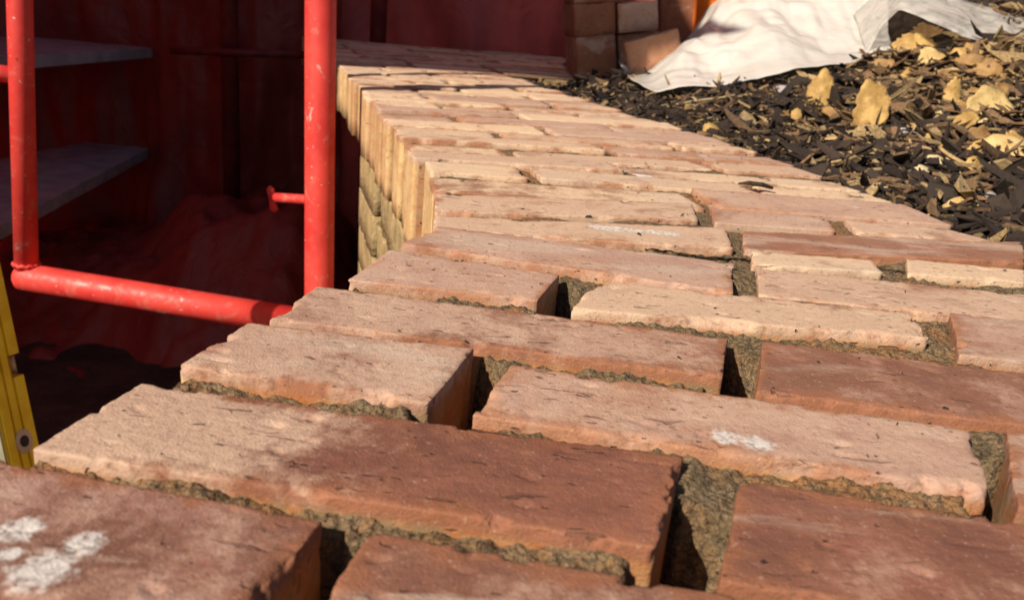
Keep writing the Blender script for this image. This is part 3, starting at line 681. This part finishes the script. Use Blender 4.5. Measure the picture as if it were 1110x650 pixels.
# ------------------------------------------------------------------ spirit level leaning in the pit
def level():
    A = at_y(27, 500, 1.02); B = at_y(-26, 255, 1.06); ax = (B-A)/np.linalg.norm(B-A); A = A-ax*.32; Ln = 1.8
    view = (A-CO)/np.linalg.norm(A-CO); xr = np.cross(ax, view); xr /= np.linalg.norm(xr); bk = np.cross(xr, ax)
    if xr[0] < 0: xr = -xr
    if bk[1] < 0: bk = -bk
    # turned so that both the yellow face and one grey flank show
    an = math.radians(-32); e1 = xr*math.cos(an)+bk*math.sin(an)*-1; e2 = np.cross(ax, e1); e2 = e2 if e2[1] > 0 else -e2
    Wd, Dp = .047, .028
    root = tag(empty('spirit_level', A.tolist()), 'yellow metal spirit level with grey flank leaning in the pit', 'spirit level')
    prof = [(-.5, 0), (-.42, 0), (-.40, -.06), (-.16, -.06), (-.14, .04), (-.10, .04), (-.08, -.06), (.10, -.06), (.12, .04), (.16, .04), (.18, -.06), (.40, -.06), (.42, 0), (.5, 0), (.5, .5), (.5, 1), (-.5, 1), (-.5, .5)]
    def beam(t0, t1, x0, x1):
        V = []; F = []; n = len(prof)
        for t in (t0, t1):
            for x, y in prof: V.append(A+ax*t+e1*(np.clip(x, x0, x1)*Wd)+e2*(y*Dp))
        for i in range(n): F.append([i, (i+1) % n, n+(i+1) % n, n+i])
        F += [list(range(n))[::-1], list(range(n, 2*n))]; return V, F
    T0 = .32                                       # where the photo's corner lies along the beam
    h0, h1 = T0+.055, T0+.145                      # window in the far edge
    v, f = join(beam(.02, T0+.115, -.5, .5), beam(T0+.115, T0+.145, -.5, .16), beam(T0+.145, Ln-.02, -.5, .5)); mesh_obj('body', v, f, M['yellow'], root, False)
    def plate(t0, t1, x, th, z0, z1, name, mat):
        V = []
        for t in (t0, t1):
            for dx in (0, th):
                for z in (z0, z1): V.append(A+ax*t+e1*(x*Wd+dx)+e2*(z*Dp))
        F = [[0, 1, 3, 2], [4, 6, 7, 5], [0, 4, 5, 1], [2, 3, 7, 6], [0, 2, 6, 4], [1, 5, 7, 3]]; return mesh_obj(name, V, F, mat, root, False)
    plate(.0, Ln, -.5, -.0025, -.03, 1.0, 'flank', M['alu']); plate(.0, .02, -.48, Wd*.96, .0, 1.0, 'end_cap', M['cap']); plate(Ln-.02, Ln, -.48, Wd*.96, .0, 1.0, 'end_cap', M['cap'])
    c = A+ax*(T0+.028)+e1*(.08*Wd)-e2*(.075*Dp)
    def oval(rx, ry, off, name, mat):
        V = [c-e2*off]; n = 24
        for k in range(n): q = 2*math.pi*k/n; V.append(c+e1*math.cos(q)*rx+ax*math.sin(q)*ry-e2*off)
        V += [np.array(p)+e2*.003 for p in V]; F = [[0, 1+k, 1+(k+1) % n] for k in range(n)]+[[1+k, 1+(k+1) % n, n+2+(k+1) % n, n+2+k] for k in range(n)]
        return mesh_obj(name, V, F, mat, root, False)
    oval(.0115, .017, .0006, 'hand_hold_rim', M['cap']); oval(.0062, .008, .0012, 'hand_hold', M['black'])  # black disc painted for the shade inside the hole
    v, f = tube([A+ax*(T0+.118)+e1*(.33*Wd)+e2*.010, A+ax*(T0+.142)+e1*(.33*Wd)+e2*.010], .006, 14); mesh_obj('vial', v, f, M['steel'], root)
level()

# ------------------------------------------------------------------ planks on the inner staging
def plank(px4, z, th, label):
    q = [on_z(*p, z) for p in px4]; V = []; n = 24; F = []
    for i in range(n+1):
        t = i/n; a = q[0]*(1-t)+q[1]*t; b = q[3]*(1-t)+q[2]*t; jg = .004*math.sin(i*1.7)
        for p in (a, b): V.append(p+np.array([0, jg, 0]))
        for p in (a, b): V.append(p-np.array([0, -jg, th]))
    for i in range(n):
        o = i*4; F += [[o, o+4, o+5, o+1], [o+2, o+3, o+7, o+6], [o, o+2, o+6, o+4], [o+1, o+5, o+7, o+3]]
    F += [[0, 1, 3, 2], [n*4, n*4+2, n*4+3, n*4+1]]
    return tag(mesh_obj('scaffold_plank', V, F, M['plank'], None, False), label, 'plank')
plank([(-60, 67), (184, 51), (193, 39), (-60, 34)], -.10, .035, 'upper grey scaffold plank in the shade with a bag on it')
plank([(-60, 276), (186, 148), (182, 137), (-60, 184)], -.48, .035, 'lower wide grey scaffold plank in the shade')
# a slumped grey sack on the upper plank
bm = bmesh.new(); bmesh.ops.create_icosphere(bm, subdivisions=4, radius=1.0)
c = on_z(118, 42, -.10)+np.array([.0, .18, 0])
for v in bm.verts:
    p = np.array(v.co); p = p*(1+.22*float(fbm(p[None]*1.6+4, 3)[0])); p[2] = max(p[2], -.45); v.co = Vector((c+(p+np.array([0, 0, .45]))*np.array([.13, .10, .065])).tolist())
me = bpy.data.meshes.new('sack'); bm.to_mesh(me); bm.free(); me.polygons.foreach_set('use_smooth', [True]*len(me.polygons)); me.materials.append(M['bag'])
o = bpy.data.objects.new('sack', me); col.objects.link(o); tag(o, 'slumped grey sack lying on the upper plank', 'sack')

# ------------------------------------------------------------------ red tarpaulin shelter
def hanging(path, z0, z1, name, label, fold=.07, seed=0., mat=None, nu=160, nv=60, gather=.0):
    path = np.array(path); t = np.concatenate([[0], np.cumsum(np.hypot(*np.diff(path, axis=0).T))]); S = np.linspace(0, t[-1], nu)
    X = np.interp(S, t, path[:, 0]); Y = np.interp(S, t, path[:, 1]); TX = np.gradient(X, S); TY = np.gradient(Y, S); ln = np.hypot(TX, TY)
    zz = np.linspace(z0, z1, nv); S2, Z2 = np.meshgrid(S, zz, indexing='ij'); N = np.stack([S2*2.1+seed, Z2*.55+seed, S2*0+seed+Z2*.3], -1)
    d = fold*(fbm(N, 4)+.45*np.abs(fbm(N*np.array([1.1, 2.5, 1])+5, 3)))+gather*np.clip(.4-(Z2-z0), 0, 1)
    nx_, ny_ = (TY/ln)[:, None], (-TX/ln)[:, None]
    V = np.stack([X[:, None]+nx_*d, Y[:, None]+ny_*d, Z2+.03*fbm(N*3, 2)], -1).reshape(-1, 3)
    o = mesh_obj(name, V, grid_faces(nu, nv), mat or M['tarp']); sm = o.modifiers.new('thick', 'SOLIDIFY'); sm.thickness = .001
    return tag(o, label, 'tarpaulin')
hanging([(-.80, 3.45), (.2, 3.42), (1.2, 3.5), (2.4, 3.5)], -.9, 2.25, 'tarpaulin', 'red tarpaulin hanging behind the far end of the brick wall', .17, 3., M['tarp2'])
hanging([(-2.25, 3.38), (-1.9, 3.4), (-1.4, 3.3), (-.72, 3.36)], -.9, 2.25, 'tarpaulin', 'dark red tarpaulin hanging in folds behind the scaffold planks', .13, 8., gather=.15)
hanging([(-1.98, -.9), (-1.98, 1.2), (-2.15, 2.6), (-2.45, 3.5)], -.9, .85, 'tarpaulin', 'unseen red tarpaulin screen added at the side to block the low sun', -.05, 14., M['tarp3'])  # unseen screen, added to keep low sun out of the pit
# unseen roof added to shade the pit, front edge shaped to that shadow
nu, nv = 60, 70; X, Y = np.meshgrid(np.linspace(0, 1, nu), np.linspace(0, 1, nv), indexing='ij')
FE = np.array([(-3.6, -1.25), (-2.9, -.70), (-2.05, -.02), (-1.25, .05)]); RF = np.array([FE[0], FE[3], (-1.45, 3.6), (-3.6, 3.5)])
FX = np.stack([np.interp(X, [0, .33, .7, 1], FE[:, 0]), np.interp(X, [0, .33, .7, 1], FE[:, 1])], -1)
XY = FX*(1-Y)[..., None]+RF[2]*(X*Y)[..., None]+RF[3]*((1-X)*Y)[..., None]
Z = 2.2+.10*fbm(np.stack([X*4, Y*5, X*0], -1), 3)-.12*np.sin(X*math.pi)*np.sin(Y*math.pi)
o = mesh_obj('tarpaulin', np.concatenate([XY, Z[..., None]], -1).reshape(-1, 3), grid_faces(nu, nv), M['tarp3']); o.modifiers.new('thick', 'SOLIDIFY').thickness = .001
tag(o, 'unseen red tarpaulin roof added overhead to shade the shelter', 'tarpaulin')
# bunched tarpaulin on the pit floor
nu, nv = 130, 110; xs = np.linspace(-1.9, -.42, nu); ys = np.linspace(2.15, 3.3, nv); X, Y = np.meshgrid(xs, ys, indexing='ij'); N = np.stack([X*1.9, Y*1.9, X*0+2], -1)
Z = -.93+.44*(.45+.55*sstep(-1.35, -.9, X))*sstep(0, .2, (X+1.9))*sstep(0, .30, (-.42-X))*sstep(0, .55, Y-2.15)*(.8+.45*fbm(N*.8, 2))-.09*np.abs(fbm(N*1.3+4, 3))+.05*np.abs(fbm(N*np.array([3.4, 1.6, 1])+4, 3))
o = mesh_obj('tarpaulin', np.column_stack([X.ravel(), Y.ravel(), Z.ravel()]), grid_faces(nu, nv), M['tarp4']); o.modifiers.new('thick', 'SOLIDIFY').thickness = .001
tag(o, 'heap of crumpled red tarpaulin on the pit floor behind the scaffold rail', 'tarpaulin')
for px_, Y_, lb in ((249, 3.1, 'dark upright pole in front of the tarpaulin folds near the planks'), (409, 3.28, 'dark upright pole behind the far end of the wall')):
    b_ = at_y(px_, 60, Y_); v, f = tube([(b_[0], b_[1], -.9), (b_[0], b_[1], .6), (b_[0], b_[1], 2.2)], .03, 16); tag(mesh_obj('scaffold_pole', v, f, M['dark_pole']), lb, 'pole')
a_, b_ = at_y(185, 55, 3.05), at_y(335, 60, 3.05); v, f = tube([a_, b_], .013, 12); tag(mesh_obj('scaffold_pole', v, f, M['dark_pole']), 'thin dark horizontal ledger pole between the planks and the tarpaulin', 'pole')

# ------------------------------------------------------------------ stack of bricks behind the wall
stack_mats = {}
def loose(pts, Yd, depth, label, tone, dust, pale=.1, yaw=0., group=None):
    """an upright face given by four pixels (tl, tr, br, bl) at distance Yd, extruded backwards"""
    P4 = [at_y(*p, Yd) for p in pts]; c = np.mean(P4, axis=0); Lx = .5*(np.linalg.norm(P4[1]-P4[0])+np.linalg.norm(P4[2]-P4[3])); Hz = .5*(np.linalg.norm(P4[3]-P4[0])+np.linalg.norm(P4[2]-P4[1]))
    q = [(-Lx/2, 0), (Lx/2, 0), (Lx/2, depth), (-Lx/2, depth)]
    rt = empty('tmp'); o = brick(q, rt, res=.006, H=Hz, dust=(dust, dust), tone=tone, pale=pale); bpy.data.objects.remove(rt)
    o.parent = None
    for at_ in ('side', 'endf'): o.data.attributes[at_].data.foreach_set('value', np.zeros(len(o.data.vertices), np.float32))
    ro = math.atan2(P4[1][2]-P4[0][2], P4[1][0]-P4[0][0])
    for v in o.data.vertices: v.co.z += Hz/2
    o.location = c.tolist(); o.rotation_euler = (0, -ro, yaw); return tag(o, label, 'brick', group)
YS = 2.30
loose([(623, 41), (668, 37), (670, 92), (628, 98)], YS, .20, 'purplish shaded brick at the foot of the stack beside the wall', .15, .35, yaw=.12)
loose([(622, 5), (667, 2), (668, 37), (623, 41)], YS, .20, 'purplish shaded brick on the upright brick of the stack', .15, .45, yaw=.12)
loose([(670, 4), (714, 0), (714, 33), (671, 36)], YS, .20, 'cream brick in the upper course of the stack', 1.0, .9, .3, yaw=.1)
loose([(669, 38), (716, 34), (716, 78), (671, 84)], YS+.03, .19, 'dull orange brick below the cream brick', .7, .2)
loose([(677, 47), (735, 31), (742, 66), (682, 82)], YS-.07, .045, 'bright orange brick leaning tilted against the stack', .9, .1)
loose([(621, -34), (690, -38), (690, 1), (622, 4)], YS, .20, 'dark brick on top of the stack beside the tarpaulin', .1, .25, yaw=.1)
loose([(716, -20), (765, -24), (765, 72), (716, 80)], YS+.22, .10, 'dark upright block standing in for the shaded void behind the leaning orange brick', .0, -.3)  # dark block: the shade of the void put into its colour
b_ = at_y(766, 2, YS+.15); rt = tag(empty('bucket', (b_[0], b_[1]+.1, b_[2]-.05)), 'orange plastic bucket behind the white sheet and the brick stack', 'bucket')
pr = [(.0, -.12), (.105, -.12), (.112, -.05), (.118, .03), (.128, .035), (.128, .055), (.122, .11), (.135, .115), (.135, .13), (.128, .13), (.112, -.02), (0, -.10)]
V = []; F = []; n = 32
for r_, z_ in pr:
    for k in range(n): q = 2*math.pi*k/n; V.append((b_[0]+.09+r_*math.cos(q), b_[1]+.1+r_*math.sin(q), b_[2]+z_))
for i in range(len(pr)-1):
    for k in range(n): F.append([i*n+k, i*n+(k+1) % n, (i+1)*n+(k+1) % n, (i+1)*n+k])
mesh_obj('body', V, F, M['orange'], rt)
hp = [(b_[0]+.09+.135*math.cos(q), b_[1]+.1, b_[2]+.09+.10*math.sin(q)) for q in np.linspace(0, math.pi, 16)]; v, f = tube(hp, .003, 8); mesh_obj('handle', v, f, M['steel'], rt)

# ------------------------------------------------------------------ render
scene.render.engine = 'CYCLES'
scene.render.resolution_x = 1024; scene.render.resolution_y = 599
